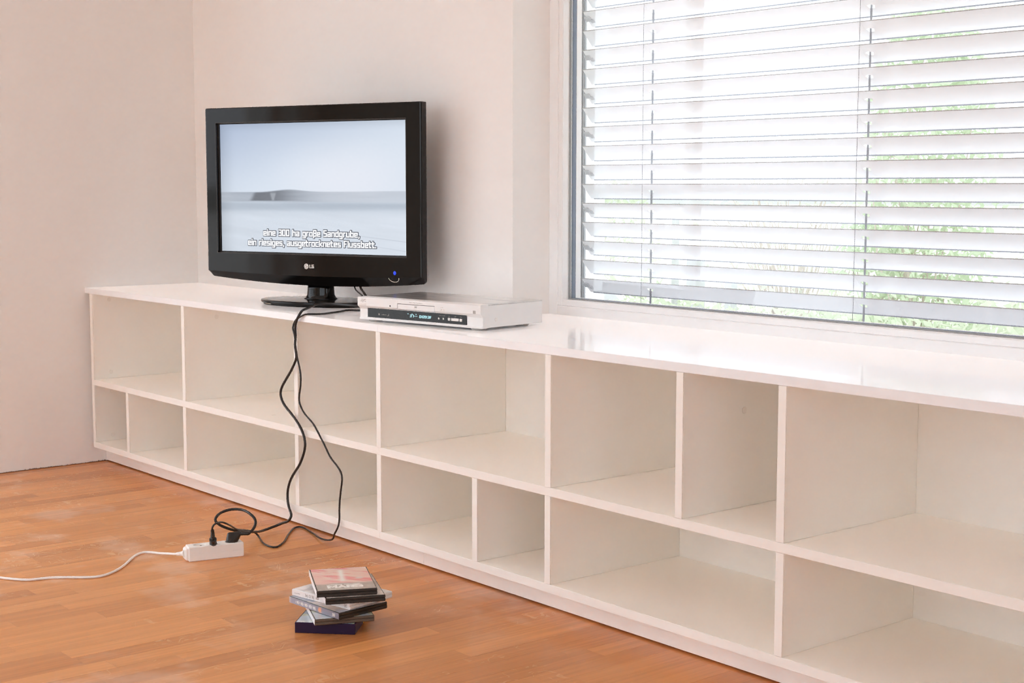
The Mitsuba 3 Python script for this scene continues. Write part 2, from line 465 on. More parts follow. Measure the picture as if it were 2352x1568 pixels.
obj(S + '__back_panel', cbox(0.040, SXE, YB + 0.0006, YB + 0.0066, ZB0, ZC0 - e), 'm_shelf_back')
PJ = 1.9165
for (a, b) in ((0.002, PJ - 0.0004), (PJ + 0.0004, SXE - 0.03)):
    obj(S + '__plinth', cbox(a, b, 0.0629, 0.0819, 0.0045, ZB0, 0.0005), 'm_shelf')
capm = lathe([(0.0, 0.0), (0.0075, 0.0), (0.0075, 0.0004), (0.0065, 0.0011), (0.0, 0.0011)], 18)
Rx = np.array([[0, 0, 1, 0], [1, 0, 0, 0], [0, 1, 0, 0], [0, 0, 0, 1.0]])


def cap_on(x, y, z):
    M = Rx.copy()
    M[:3, 3] = (x, y, z)
    obj(S + '__screw_cap', moved(capm, M), 'm_cap')


for z in (0.580, 0.3254, 0.2568, 0.1015):
    cap_on(0.0597, 0.0633, z)
cap_on(0.7430, 0.1139, 0.5623)
cap_on(2.8882, 0.1836, 0.5074)
M = np.eye(4)
M[:3, 3] = (1.1667, 0.0688, ZM1)
obj(S + '__screw_cap', moved(capm, M), 'm_cap')

# worktop in two lengths, running back into the window niche
wt1 = Polygon([(0.001, 0.0), (JX - 0.0002, 0.0), (JX - 0.0002, 0.4395), (0.001, 0.4395)])
wt2 = Polygon([(JX + 0.0002, 0.0), (SXE + 0.02, 0.0), (SXE + 0.02, 0.5579), (1.8335, 0.5579), (1.8205, 0.4395), (JX + 0.0002, 0.4395)])


def top_panel(pg):
    a = prism(pg.intersection(sbox(-1, 0.0018, 9, 2)), ZC1 - ZC0, 'z', ZC0)
    x0, _, x1, _ = pg.bounds
    return join(a, cbox(x0, x1, 0.0, 0.0015, ZC0, ZC1, 0.0005), cbox(x0, x1, 0.0013, 0.0020, ZC0 + 0.0008, ZC1 - 0.0006))


obj('worktop__panel', top_panel(wt1), 'm_top')
obj('worktop__panel', top_panel(wt2), 'm_top')
tag('worktop', 'long glossy white worktop lying on the low shelf', 'worktop')

# ------------------------------------------------------------------ stroke font (for screens and printed marks)
G = {
    'e': (3, [[(3, 2), (0, 2)], [(3, 2), (3, 4), (0, 4), (0, 0), (3, 0)]]), 'i': (0, [[(0, 0), (0, 4)], [(0, 5.7), (0, 6)]]), 'n': (3, [[(0, 0), (0, 4), (3, 4), (3, 0)]]),
    '3': (3, [[(0, 6), (3, 6), (3, 0), (0, 0)], [(0.7, 3), (3, 3)]]), '0': (3, [[(0, 0), (0, 6), (3, 6), (3, 0), (0, 0)]]), 'h': (3, [[(0, 0), (0, 6)], [(0, 4), (3, 4), (3, 0)]]),
    'a': (3, [[(0, 4), (3, 4), (3, 0), (0, 0), (0, 2), (3, 2)]]), 'g': (3, [[(3, 0), (0, 0), (0, 4), (3, 4), (3, -2), (0, -2)]]), 'r': (1.8, [[(0, 0), (0, 4), (1.8, 4)]]),
    'o': (3, [[(0, 0), (0, 4), (3, 4), (3, 0), (0, 0)]]), 'ß': (3, [[(0, -1.6), (0, 6), (3, 6), (3, 3.2), (1.3, 3.2)], [(3, 3.2), (3, 0), (1.2, 0)]]),
    'S': (3, [[(3, 6), (0, 6), (0, 3.2), (3, 3.2), (3, 0), (0, 0)]]), 'd': (3, [[(3, 6), (3, 0), (0, 0), (0, 4), (3, 4)]]), 'u': (3, [[(0, 4), (0, 0), (3, 0), (3, 4)]]),
    'b': (3, [[(0, 6), (0, 0), (3, 0), (3, 4), (0, 4)]]), 's': (3, [[(3, 4), (0, 4), (0, 2), (3, 2), (3, 0), (0, 0)]]), 't': (2, [[(0.4, 5.7), (0.4, 0), (2, 0)], [(-0.5, 4), (2, 4)]]),
    'c': (3, [[(3, 4), (0, 4), (0, 0), (3, 0)]]), 'k': (3, [[(0, 0), (0, 6)], [(0, 2), (1.2, 2), (3, 4)], [(1.2, 2), (3, 0)]]), 'l': (0, [[(0, 0), (0, 6)]]),
    'F': (3, [[(0, 0), (0, 6), (3, 6)], [(0, 3.1), (2.5, 3.1)]]), ',': (0.3, [[(0.3, 0), (0.0, -1.2)]]), '.': (0, [[(0, 0), (0, 0.1)]]), ' ': (1.2, []),
    'L': (2.6, [[(0, 6), (0, 0), (2.6, 0)]]), 'G': (3.2, [[(3.2, 6), (0, 6), (0, 0), (3.2, 0), (3.2, 3), (1.8, 3)]]), 'J': (2.6, [[(2.6, 6), (2.6, 0), (0, 0), (0, 1.2)]]), 'V': (3.4, [[(0, 6), (1.7, 0), (3.4, 6)]]),
    'C': (3, [[(3, 6), (0, 6), (0, 0), (3, 0)]]), 'D': (3, [[(0, 0), (0, 6), (2.3, 6), (3, 5), (3, 1), (2.3, 0), (0, 0)]]), 'M': (4, [[(0, 0), (0, 6), (2, 2.6), (4, 6), (4, 0)]]), 'A': (3.4, [[(0, 0), (1.7, 6), (3.4, 0)], [(0.6, 2), (2.8, 2)]]),
    'R': (3, [[(0, 0), (0, 6), (3, 6), (3, 3), (0, 3)], [(1.4, 3), (3, 0)]]), 'E': (2.8, [[(2.8, 6), (0, 6), (0, 0), (2.8, 0)], [(0, 3), (2.4, 3)]]), 'O': (3, [[(0, 0), (0, 6), (3, 6), (3, 0), (0, 0)]]), 'P': (3, [[(0, 0), (0, 6), (3, 6), (3, 3), (0, 3)]]),
    'I': (0, [[(0, 0), (0, 6)]]), 'N': (3, [[(0, 0), (0, 6), (3, 0), (3, 6)]]), 'H': (3, [[(0, 0), (0, 6)], [(3, 0), (3, 6)], [(0, 3), (3, 3)]]), 'T': (3, [[(0, 6), (3, 6)], [(1.5, 6), (1.5, 0)]]),
    '7': (3, [[(0, 6), (3, 6), (3, 0)]]), '9': (3, [[(3, 3), (0, 3), (0, 6), (3, 6), (3, 0), (0, 0)]]), ':': (0, [[(0, 1.4), (0, 1.7)], [(0, 4.3), (0, 4.6)]]), '-': (2, [[(0, 3), (2, 3)]]), 'f': (2.2, [[(0.4, 0), (0.4, 6), (2.2, 6)], [(0, 3.2), (2, 3.2)]]),
}


def stroke(text, height, width=None, w=0.5, gap=1.7, italic=0.0):
    """Lettering as a 2D shapely shape: baseline at y=0, capitals 'height' tall, starting at x=0; width fits the line to that length."""
    x, parts = 0.0, []
    for ch in text:
        wd, lines = G[ch]
        for ln in lines:
            parts.append(LineString([(x + a + italic * b, b) for a, b in ln]).buffer(w, cap_style=3, join_style=2))
        x += wd + gap
    x -= gap
    s = unary_union(parts)
    k = height / (6 + 2 * w)
    kx = k if width is None else width / (x + 2 * w)
    return shapely.affinity.affine_transform(s, [kx, 0, 0, k, kx * w, k * w])


import shapely.affinity


def flat_text(shape, x, z, y0, y1, rot=0.0, c=None):
    """2D shape (x, z) set at x, z and extruded from y0 (front) to y1."""
    if rot:
        shape = shapely.affinity.rotate(shape, rot, origin=(0, 0))
    shape = shapely.affinity.translate(shape, x, z)
    return prism(shape, y1 - y0, 'y', y0)


# ------------------------------------------------------------------ television
TV = frame((1.1636, 0.2018, 0.9672), 0.3619)
tag('television', 'black flat screen television showing a pale landscape with subtitles, standing on the worktop', 'television')


def zl(x):     # crease above the chin
    return -0.2600 + 0.0085 * abs(x / 0.4) ** 2.2


def zb(x):     # lower edge
    b = -0.2890 + 0.0185 * ((x - 0.02) / 0.4) ** 2
    for s, xe in ((-1, -0.389), (1, 0.4025)):
        d = (x - xe) * (-s) if s > 0 else (x - xe)
        rr = 0.016 if s < 0 else 0.006
        if d < rr:
            b += rr - math.sqrt(max(rr * rr - (rr - d) ** 2, 0))
    return b


xs = np.concatenate([np.linspace(-0.389, -0.372, 9), np.linspace(-0.365, 0.392, 60), np.linspace(0.3965, 0.4025, 5)])
zt = lambda x: 0.2415 - (0.006 - math.sqrt(max(0.006 ** 2 - max(0.006 - (x + 0.389), 0) ** 2, 0)) if x + 0.389 < 0.006 else 0) - (0.002 if x > 0.4020 else 0)
rows = []
for x in xs:
    b = zb(x)
    c = max(zl(x), b + 0.0015)
    edge = min(x + 0.389, 0.4025 - x)
    r = 0.004 * max(0, 1 - edge / 0.004) ** 2
    t = zt(x)
    rows.append([(x, -0.010 + r, t - 0.002), (x, -0.010 + r, c), (x, 0.0055, b), (x, 0.0150, b + 0.003), (x, 0.0150, t), (x, -0.0082 + r, t)])
rows = np.array(rows)
nx, m = len(xs), rows.shape[1]
v = rows.reshape(-1, 3)
f = []
for i in range(nx - 1):
    for j in range(m):
        a, b, c, d = i * m + j, i * m + (j + 1) % m, (i + 1) * m + (j + 1) % m, (i + 1) * m + j
        f += [(a, b, c), (a, c, d)]
for j in range(1, m - 1):
    f.append((0, j + 1, j))
    f.append(((nx - 1) * m, (nx - 1) * m + j, (nx - 1) * m + j + 1))
body = tm(v, f)
if body.volume < 0:
    body.invert()
OPEN = (-0.3470, 0.3490, -0.1968, 0.1960)
bez = boolean(body, cbox(OPEN[0], OPEN[1], -0.05, 0.05, OPEN[2], OPEN[3]))
obj('television__bezel', bez, 'm_black', 25, M=TV)
obj('television__screen_surround', boolean(cbox(-0.352, 0.354, -0.0005, 0.010, -0.200, 0.199), cbox(-0.3428, 0.3428, -0.05, 0.05, -0.1928, 0.1932)), 'm_black_matte', M=TV)
# inner step of the frame: raised rim round the picture
rim = thinring(OPEN[0] - 0.0012, OPEN[1] + 0.0012, OPEN[2] - 0.0012, OPEN[3] + 0.0012, 0.0012, -0.0104, 0.008)
obj('television__inner_rim', rim, 'm_side', M=TV)


def screen_tex(p, n, uv):
    u, w = uv.x, uv.y              # u from the left, w from the top
    c = mix((0.42, 0.51, 0.68), (0.72, 0.80, 0.90), smoothstep(-0.10, 0.62, 0.80 * w + 0.42 * u))
    c = mix(c, (0.84, 0.87, 0.95), smoothstep(0.40, 0.0, dr.sqrt(dr.square((u - 0.70) * 0.8) + dr.square(w - 0.44))) * 0.75)
    c = c * (0.97 + 0.05 * fbm(u * 2.5, w * 3.0, 4.0, 3))
    hor = 0.527 + 0.012 * (noise(u * 3.0, 1.0) - 0.5) - 0.020 * dr.exp(-dr.square((u - 0.38) / 0.10))
    ridge = smoothstep(hor - 0.004, hor + 0.006, w)
    fade = 1.0 - 0.55 * smoothstep(0.45, 0.62, u)
    st = fbm(u * 5.0, w * 60.0, 2.0, 3)
    land = mix((0.30, 0.34, 0.40), (0.62, 0.68, 0.76), st * 0.35 + 0.45 * smoothstep(0.10, 0.0, u) + 0.30 * smoothstep(0.45, 0.95, u))
    c = mix(c, land, ridge * (0.45 + 0.35 * fade) * smoothstep(0.66, 0.60, w))
    dark = smoothstep(0.165, 0.20, u + 0.35 * (w - 0.56)) * smoothstep(0.52, 0.30, u) * smoothstep(hor, hor + 0.012, w) * smoothstep(0.604, 0.594, w)
    c = mix(c, (0.085, 0.095, 0.115), dark * (0.80 - 0.3 * smoothstep(0.2, 0.5, u)))
    spout = smoothstep(0.012, 0.0, dr.abs(u - 0.295) - 0.010 * smoothstep(0.60, 0.53, w)) * smoothstep(0.525, 0.55, w) * smoothstep(0.605, 0.59, w)
    c = mix(c, (0.45, 0.49, 0.54), spout * 0.6)
    lo = smoothstep(0.600, 0.615, w)
    band = smoothstep(0.60, 0.63, w) * smoothstep(0.70, 0.655, w + 0.02 * u)
    sand = mix((0.56, 0.635, 0.725), (0.72, 0.785, 0.87), smoothstep(0.62, 0.74, w) * (0.6 + 0.4 * u))
    sand = sand * (0.93 + 0.12 * fbm(u * 4.0 + w * 3.0, w * 30.0 - u * 6.0, 7.0, 3))
    sand = mix(sand, (0.38, 0.44, 0.52), band * 0.55)
    trk = smoothstep(0.006, 0.0, dr.abs(w - (0.86 + 0.16 * (u - 0.75)))) * smoothstep(0.55, 0.9, u) + smoothstep(0.005, 0.0, dr.abs(w - (0.95 + 0.2 * (u - 0.9)))) * smoothstep(0.6, 0.95, u)
    sand = mix(sand, (0.34, 0.38, 0.45), trk * 0.35)
    c = mix(c, sand, lo)
    vig = smoothstep(-0.02, 0.10, u) * smoothstep(-0.03, 0.08, w)
    return c * (0.80 + 0.20 * vig) * (E0 * 0.93)


sw, sh = 0.3420, 0.1924
sv = np.array([[-sw, 0.0040, -sh], [sw, 0.0040, -sh], [sw, 0.0040, sh], [-sw, 0.0040, sh]])
P('m_lcd', (0.01, 0.01, 0.012), 0.4, 0.4)
obj('television__screen', tm(sv, [[0, 1, 2], [0, 2, 3]]), 'm_lcd', M=TV, uv=np.array([[0, 1], [1, 1], [1, 0], [0, 0.0]]), label='lit screen with a hazy desert picture')
scene['television__screen']['emitter'] = emit(proc(screen_tex))
sub = unary_union([shapely.affinity.translate(stroke('eine 300 ha große Sandgrube,', 0.0204, 0.3560, 0.66, 2.0), -0.1780, -0.1438),
                   shapely.affinity.translate(stroke('ein riesiges, ausgetrocknetes Flussbett.', 0.0204, 0.4740, 0.66, 2.0), -0.2375, -0.1735)])
obj('television__subtitle_outline', prism(sub.buffer(0.0020, join_style=1), 0.0008, 'y', 0.0030), 'm_lcd', M=TV, label='dark outline of the subtitle letters')
scene['television__subtitle_outline']['emitter'] = emit((0.055 * E0, 0.065 * E0, 0.085 * E0))
obj('television__subtitle_text', prism(sub, 0.0010, 'y', 0.0018), 'm_lcd', M=TV, label='white subtitle text on the screen')
scene['television__subtitle_text']['emitter'] = emit((0.96 * E0, 0.97 * E0, 1.0 * E0))
# back cover
bc = hull(cbox(-0.365, 0.3785, 0.0145, 0.050, -0.262, 0.2215, 0.006), cbox(-0.340, 0.355, 0.0145, 0.060, -0.25, 0.205, 0.01))
obj('television__back_cover', bc, 'm_side', M=TV)
obj('television__back_bulge', hull(cbox(-0.30, 0.30, 0.055, 0.061, -0.22, 0.17, 0.002), cbox(-0.20, 0.20, 0.060, 0.098, -0.18, 0.12, 0.01)), 'm_black_matte', M=TV)
obj('television__seam', cbox(0.364, 0.3790, 0.028, 0.0300, 0.196, 0.203), 'm_black_matte', M=TV)
# control strip on the right flank
ctl = hull(cbox(0.365, 0.3825, 0.020, 0.046, -0.190, -0.068, 0.004), cbox(0.365, 0.3785, 0.018, 0.048, -0.207, -0.052, 0.002))
obj('television__control_panel', ctl, 'm_black_matte', M=TV)


def flank(shape, y, z):       # marks on the right flank, read along z
    mth = prism(shape, 0.0006, 'z', 0)
    vv = mth.vertices
    return tm(np.stack([0.3822 + vv[:, 2], y + vv[:, 0], z + vv[:, 1]], 1), mth.faces)


for zc in (-0.0890, -0.1160):
    for s in (1, -1):
        arc = LineString([(0.0065 * math.cos(a), s * (0.0015 + 0.0072 * math.sin(a))) for a in np.linspace(0.0, math.pi, 12)]).buffer(0.0010)
        obj('television__control_panel__button', flank(arc, 0.033, zc + s * 0.0012), 'm_print')
for i, zc in enumerate((-0.1395, -0.1455, -0.1530, -0.1590, -0.1665, -0.1725)):
    shp = sbox(-0.006, -0.0012, 0.006, 0.0012) if i % 2 == 0 else Point(0, 0).buffer(0.0019)
    obj('television__control_panel__button', flank(shp, 0.033, zc), 'm_print')
# badge, power light, chrome arc
cx, cz = -0.0075, -0.2312
obj('television__emblem', prism(Point(cx, cz).buffer(0.0082), 0.0006, 'y', -0.0106), 'm_print', M=TV, label='round light grey maker emblem')
face = unary_union([LineString([(cx + 0.0058 * math.cos(a), cz + 0.0058 * math.sin(a)) for a in np.linspace(0.35 * math.pi, 2.0 * math.pi, 30)]).buffer(0.00065), LineString([(cx + 0.0058, cz), (cx + 0.002, cz)]).buffer(0.00065),
                    LineString([(cx - 0.0002, cz + 0.0035), (cx - 0.0002, cz - 0.0030), (cx + 0.0018, cz - 0.0030)]).buffer(0.00065), Point(cx - 0.0028, cz + 0.0026).buffer(0.0009)])
obj('television__emblem__face_lines', prism(face, 0.0004, 'y', -0.0109), 'm_print_dim', M=TV)
obj('television__maker_name', flat_text(stroke('LG', 0.0108, 0.0165, 0.75, 2.0), 0.0042, -0.2363, -0.0106, -0.0098), 'm_print', M=TV, label='light grey letters LG')
arc = [(0.306 + 0.0175 * math.cos(a), -0.0105 + 0.0155 * max(0, (-0.2590 - (-0.2565 + 0.0120 * math.sin(a))) / 0.029), -0.2565 + 0.0120 * math.sin(a)) for a in np.linspace(math.pi, 2 * math.pi, 20)]
obj('television__light_ring', tube(arc, 0.0011, 8), 'm_chrome', True, M=TV, label='thin copper coloured arc under the blue light')
obj('television__power_light', ball((0.3085, -0.0100, -0.2421), (0.0050, 0.0008, 0.0058), 2), 'm_lcd', True, M=TV, label='blue power light')
scene['television__power_light']['emitter'] = emit((0.01 * E0, 0.06 * E0, 0.85 * E0))
# neck and base
nk = []
for z, a, b in ((-0.300, 0.0415, 0.026), (-0.285, 0.041, 0.026), (-0.318, 0.0430, 0.027), (-0.327, 0.0475, 0.031), (-0.3325, 0.056, 0.038)):
    nk.append((z, a, b))
nk = sorted(nk, key=lambda q: q[0])
ringv, rf, K = [], [], 40
aa = np.arange(K) * 2 * math.pi / K
for z, a, b in nk:
    ringv.append(np.stack([0.004 + a * np.sign(np.cos(aa)) * np.abs(np.cos(aa)) ** 0.7, 0.044 + b * np.sign(np.sin(aa)) * np.abs(np.sin(aa)) ** 0.7, np.full(K, z)], 1))
rv = np.vstack(ringv + [[[0.004, 0.044, nk[0][0]]], [[0.004, 0.044, nk[-1][0]]]])
for i in range(len(nk) - 1):
    for j in range(K):
        a, b = i * K + j, i * K + (j + 1) % K
        rf += [(a, b, b + K), (a, b + K, a + K)]
for j in range(K):
    rf += [(len(nk) * K, (j + 1) % K, j), (len(nk) * K + 1, (len(nk) - 1) * K + j, (len(nk) - 1) * K + (j + 1) % K)]
obj('television__neck', tm(rv, rf), 'm_black', True, M=TV)
base = lathe([(0.0, 0.0), (0.955, 0.0), (0.962, 0.0035), (0.985, 0.0050), (1.0, 0.0085), (0.997, 0.0120), (0.972, 0.0142), (0.90, 0.0152), (0.5, 0.0166), (0.0, 0.0170)], 96, 0.2, 0.12)
obj('television__base', base, 'm_black', 40, M=TV @ frame((0.0, 0.04, 0.620 - 0.9672), 0.0))
obj('television__base__chrome_mark', tube([(-0.13 + 0.03 * t, 0.04 - 0.1165 * math.sqrt(1 - ((-0.13 + 0.03 * t) / 0.197) ** 2) - 0.0035, 0.6245 - 0.9672) for t in np.linspace(0, 1, 8)], 0.0011, 6), 'm_chrome', True, M=TV)

# ------------------------------------------------------------------ cables
CORD_A = [(1.6800, 0.2980, 0.6250), (1.5900, 0.2850, 0.6255), (1.4950, 0.2350, 0.6300), (1.4130, 0.1959, 0.6340), (1.3499, 0.1850, 0.6345), (1.3000, 0.1690, 0.6345), (1.2900, 0.1500, 0.6340), (1.3312, 0.1027, 0.6330), (1.3922, 0.0429, 0.6310), (1.4390, -0.0030, 0.6258), (1.4353, -0.0090, 0.6132), (1.4253, -0.0090, 0.5993), (1.4207, -0.0090, 0.5821), (1.4218, -0.0090, 0.5623), (1.4187, -0.0090, 0.5324), (1.4246, -0.0090, 0.5063), (1.4129, -0.0090, 0.4830), (1.3864, -0.0090, 0.4534), (1.3553, -0.0090, 0.4231), (1.3369, -0.0090, 0.3937), (1.3494, -0.0090, 0.3679), (1.3833, -0.0090, 0.3466), (1.4214, -0.0090, 0.3239), (1.4503, -0.0090, 0.2983), (1.4638, -0.0090, 0.2686), (1.4596, -0.0090, 0.2456), (1.4352, -0.0090, 0.2058), (1.4000, -0.0090, 0.1709), (1.3748, -0.0090, 0.1373), (1.3659, -0.0090, 0.0990), (1.3804, -0.0120, 0.0695), (1.3991, -0.0180, 0.0540), (1.3933, -0.0227, 0.0400), (1.3703, -0.0246, 0.0300), (1.3488, -0.0290, 0.0210), (1.3448, -0.0633, 0.0130), (1.3824, -0.1162, 0.0200), (1.4217, -0.1713, 0.0350), (1.4467, -0.2196, 0.0500), (1.4465, -0.2536, 0.0650), (1.4435, -0.2712, 0.0770), (1.4403, -0.2760, 0.0860), (1.4347, -0.2684, 0.0940), (1.4199, -0.2431, 0.1000), (1.4278, -0.2180, 0.1050), (1.4509, -0.2010, 0.1050), (1.4893, -0.1981, 0.1000), (1.5108, -0.1958, 0.0880), (1.5197, -0.2011, 0.0750), (1.5273, -0.2155, 0.0640), (1.5364, -0.2302, 0.0600)]
CORD_B = [(1.6900, 0.3020, 0.6233), (1.6000, 0.2800, 0.6233), (1.5000, 0.2250, 0.6233), (1.4427, 0.1893, 0.6232), (1.4170, 0.1700, 0.6232), (1.4375, 0.1310, 0.6232), (1.4612, 0.0840, 0.6232), (1.4750, 0.0419, 0.6232), (1.4690, 0.0150, 0.6238), (1.4640, -0.0030, 0.6233), (1.4510, -0.0060, 0.6185), (1.4340, -0.0080, 0.6112), (1.4204, -0.0090, 0.6026), (1.4125, -0.0090, 0.5924), (1.4190, -0.0155, 0.5825), (1.4260, -0.0160, 0.5687), (1.4300, -0.0150, 0.5400), (1.4320, -0.0120, 0.5073), (1.4363, -0.0090, 0.4844), (1.4446, -0.0090, 0.4591), (1.4436, -0.0090, 0.4234), (1.4359, -0.0090, 0.3910), (1.4397, -0.0090, 0.3735), (1.4644, -0.0090, 0.3494), (1.5054, -0.0090, 0.3279), (1.5371, -0.0090, 0.3007), (1.5693, -0.0090, 0.2695), (1.5927, -0.0090, 0.2462), (1.6281, -0.0090, 0.2252), (1.6474, -0.0090, 0.2039), (1.6447, -0.0090, 0.1752), (1.6377, -0.0090, 0.1439), (1.6335, -0.0090, 0.1076), (1.6282, -0.0075, 0.0712), (1.6226, -0.0120, 0.0522), (1.6009, -0.0060, 0.0340), (1.5863, 0.0000, 0.0210), (1.5637, 0.0034, 0.0120), (1.5323, 0.0059, 0.0070), (1.4837, 0.0145, 0.0050), (1.4477, 0.0270, 0.0035), (1.4185, 0.0337, 0.0032), (1.3692, 0.0455, 0.0032), (1.3430, 0.0436, 0.0032), (1.3406, 0.0320, 0.0032), (1.3617, 0.0065, 0.0032), (1.4057, -0.0326, 0.0032), (1.4670, -0.0816, 0.0032), (1.4968, -0.1127, 0.0032), (1.5082, -0.1336, 0.0032), (1.4828, -0.1414, 0.0032), (1.4263, -0.1288, 0.0032), (1.3685, -0.1059, 0.0035), (1.3671, -0.1126, 0.0120), (1.3860, -0.1526, 0.0300), (1.4499, -0.2188, 0.0550), (1.4830, -0.2538, 0.0750), (1.5082, -0.2817, 0.0900), (1.5173, -0.2987, 0.0970), (1.5331, -0.3189, 0.1010), (1.5408, -0.3328, 0.1000), (1.5400, -0.3375, 0.0940), (1.5392, -0.3377, 0.0870)]
CORD_W = [(1.4790, -0.3945, 0.0195), (1.4546, -0.3999, 0.0160), (1.4182, -0.4054, 0.0110), (1.3799, -0.4133, 0.0060), (1.3395, -0.4319, 0.0037), (1.3511, -0.4622, 0.0035), (1.4083, -0.5136, 0.0035), (1.4509, -0.5536, 0.0035), (1.4829, -0.5958, 0.0035), (1.4940, -0.6318, 0.0035), (1.4764, -0.6663, 0.0035), (1.4485, -0.7003, 0.0035), (1.4269, -0.7365, 0.0035), (1.4152, -0.7766, 0.0035), (1.3866, -0.8023, 0.0035), (1.3489, -0.8249, 0.0035), (1.2658, -0.8601, 0.0035), (1.1332, -0.9130, 0.0035), (0.80, -1.02, 0.0035), (0.40, -1.10, 0.0035)]
tag('television_power_cord', 'thick black power cord falling from the worktop to a loop above the white power strip', 'power cord')
obj('television_power_cord__cord', tube(spline(CORD_A, 420), 0.0036, 10), 'm_cable', True)
tag('recorder_power_cord', 'thin black power cord hanging from the worktop and lying in a wave on the floor', 'power cord')
obj('recorder_power_cord__cord', tube(spline(CORD_B, 460), 0.0025, 8), 'm_cable', True)
# upright plug in the middle socket
p0, p1 = np.array([1.5050, -0.3180, 0.0395]), np.array([1.5392, -0.3377, 0.0870])
d = (p1 - p0)
prof = [(0.00, 0.0095), (0.10, 0.0095), (0.12, 0.0080), (0.24, 0.0072), (0.26, 0.0095), (0.34, 0.0095), (0.37, 0.0055), (0.45, 0.0058), (0.47, 0.0045), (0.53, 0.0045), (0.55, 0.0056), (0.61, 0.0056), (0.63, 0.0042), (0.69, 0.0042), (0.71, 0.0052), (0.77, 0.0052), (0.79, 0.0040), (0.85, 0.0040), (0.87, 0.0048), (0.93, 0.0046), (0.95, 0.0036), (1.0, 0.0034)]
obj('recorder_power_cord__plug', tube([p0 + d * t for t, _ in prof], [r for _, r in prof], 14), 'm_cable', 40)
# angled plug in the third socket
ST = frame((1.4977, -0.3847, 0.0), 1.3245)


def stp(x, y, z):
    return (ST @ np.array([x, y, z, 1]))[:3]


pc = stp(0.1190, 0.0190, 0)
pb = hull(*[ball(pc + [0.0145 * math.cos(a), 0.0145 * math.sin(a), zq], 0.0012, 1) for a in np.arange(16) * math.pi / 8 for zq in (0.0390, 0.0440)], ball((1.5000, -0.2670, 0.0560), 0.0062, 2), ball((1.5180, -0.2480, 0.0595), 0.0060, 2))
obj('television_power_cord__plug', pb, 'm_cable', 30)
q0, q1 = np.array([1.5180, -0.2480, 0.0595]), np.array([1.5364, -0.2302, 0.0600])
rp = []
for t in np.linspace(0, 1, 13):
    rp.append(0.0058 - 0.0012 * t if int(round(t * 12)) % 3 else 0.0044)
obj('television_power_cord__strain_relief', tube([q0 + (q1 - q0) * t for t in np.linspace(0, 1, 13)], rp, 12), 'm_cable', 40)
# leads dropping behind the television
obj('signal_cable', tube(spline([(1.2350, 0.2900, 0.7300), (1.2020, 0.3300, 0.6860), (1.2065, 0.3300, 0.6684), (1.2425, 0.3200, 0.6564), (1.2805, 0.3100, 0.6473), (1.3136, 0.3000, 0.6381), (1.40, 0.29, 0.6240), (1.60, 0.31, 0.6226)], 70), 0.0022, 8), 'm_cable', True,
    label='thin black lead hanging behind the television, left of the two leads', cat='cable')
obj('signal_cable', tube(spline([(1.2500, 0.2900, 0.7350), (1.2280, 0.3300, 0.6980), (1.2371, 0.3300, 0.6713), (1.2635, 0.3220, 0.6601), (1.2898, 0.3140, 0.6491), (1.3200, 0.3080, 0.6400), (1.42, 0.31, 0.6270), (1.62, 0.33, 0.6243)], 70), 0.0034, 8), 'm_cable', True,
    label='thicker black lead hanging behind the television, right of the two leads', cat='cable')

# ------------------------------------------------------------------ power strip
SL, SD, SH = 0.1460, 0.0400, 0.0389
tag('power_strip', 'white three-way power strip lying on the parquet floor with two black plugs in it', 'power strip')
soc = [0.0330, 0.0755, 0.1176]
pbody = cbox(0, SL, 0, SD, 0.0, SH, 0.0022)
for s in soc:
    c = trimesh.creation.cylinder(radius=0.0163, height=0.02, sections=40)
    c.vertices = c.vertices + [s, SD / 2 + 0.0005, SH - 0.0045 + 0.01]
    pbody = boolean(pbody, c)
gr = thinring(-0.001, SL + 0.001, -0.001, SD + 0.001, 0.0014, 0, 1)
seam = join(cbox(-0.001, SL + 0.001, -0.001, 0.0005, 0.0188, 0.0194), cbox(SL - 0.0005, SL + 0.001, -0.001, SD + 0.001, 0.0188, 0.0194), cbox(-0.001, 0.0005, -0.001, SD + 0.001, 0.0188, 0.0194), cbox(-0.001, SL + 0.001, SD - 0.0005, SD + 0.001, 0.0188, 0.0194))
pbody = boolean(pbody, seam)
obj('power_strip__body', pbody, 'm_white_plastic', 30, M=ST)
for s in soc:
    k = obj('power_strip__socket', moved(lathe([(0.0, 0.0), (0.0160, 0.0), (0.0160, 0.0004), (0.0, 0.0006)], 36), frame((s, SD / 2 + 0.0005, SH - 0.0046), 0)), 'm_socket', M=ST)
    for dx in (-0.0072, 0.0072):
        obj(k + '__contact_hole', moved(lathe([(0.0, 0.0), (0.0024, 0.0), (0.0024, 0.0003), (0.0, 0.0003)], 14), frame((s + dx * 0.7, SD / 2 + 0.0005 + dx * 0.7, SH - 0.0040), 0)), 'm_hole', M=ST)
obj('power_strip__end_cap', hull(cbox(-0.0085, 0.002, 0.006, SD - 0.006, 0.005, SH - 0.006, 0.002), cbox(-0.006, 0.002, 0.004, SD - 0.004, 0.003, SH - 0.004, 0.002)), 'm_white_plastic', M=ST)
ga, gb = stp(-0.006, SD / 2, 0.0200), np.array(CORD_W[1])
gl = [0.0105, 0.0105, 0.0085, 0.0068, 0.0055, 0.0062, 0.0050, 0.0057, 0.0046, 0.0053, 0.0042, 0.0048, 0.0038]
obj('power_strip__cable_gland', tube([ga + (gb - ga) * t for t in np.linspace(0, 0.95, len(gl))], gl, 14), 'm_white_plastic', 40)
obj('power_strip__cord', tube(spline([tuple(ga + (gb - ga) * 0.6)] + CORD_W[1:], 200), 0.0031, 10), 'm_white_plastic', True, label='white cord snaking off to the left across the floor')

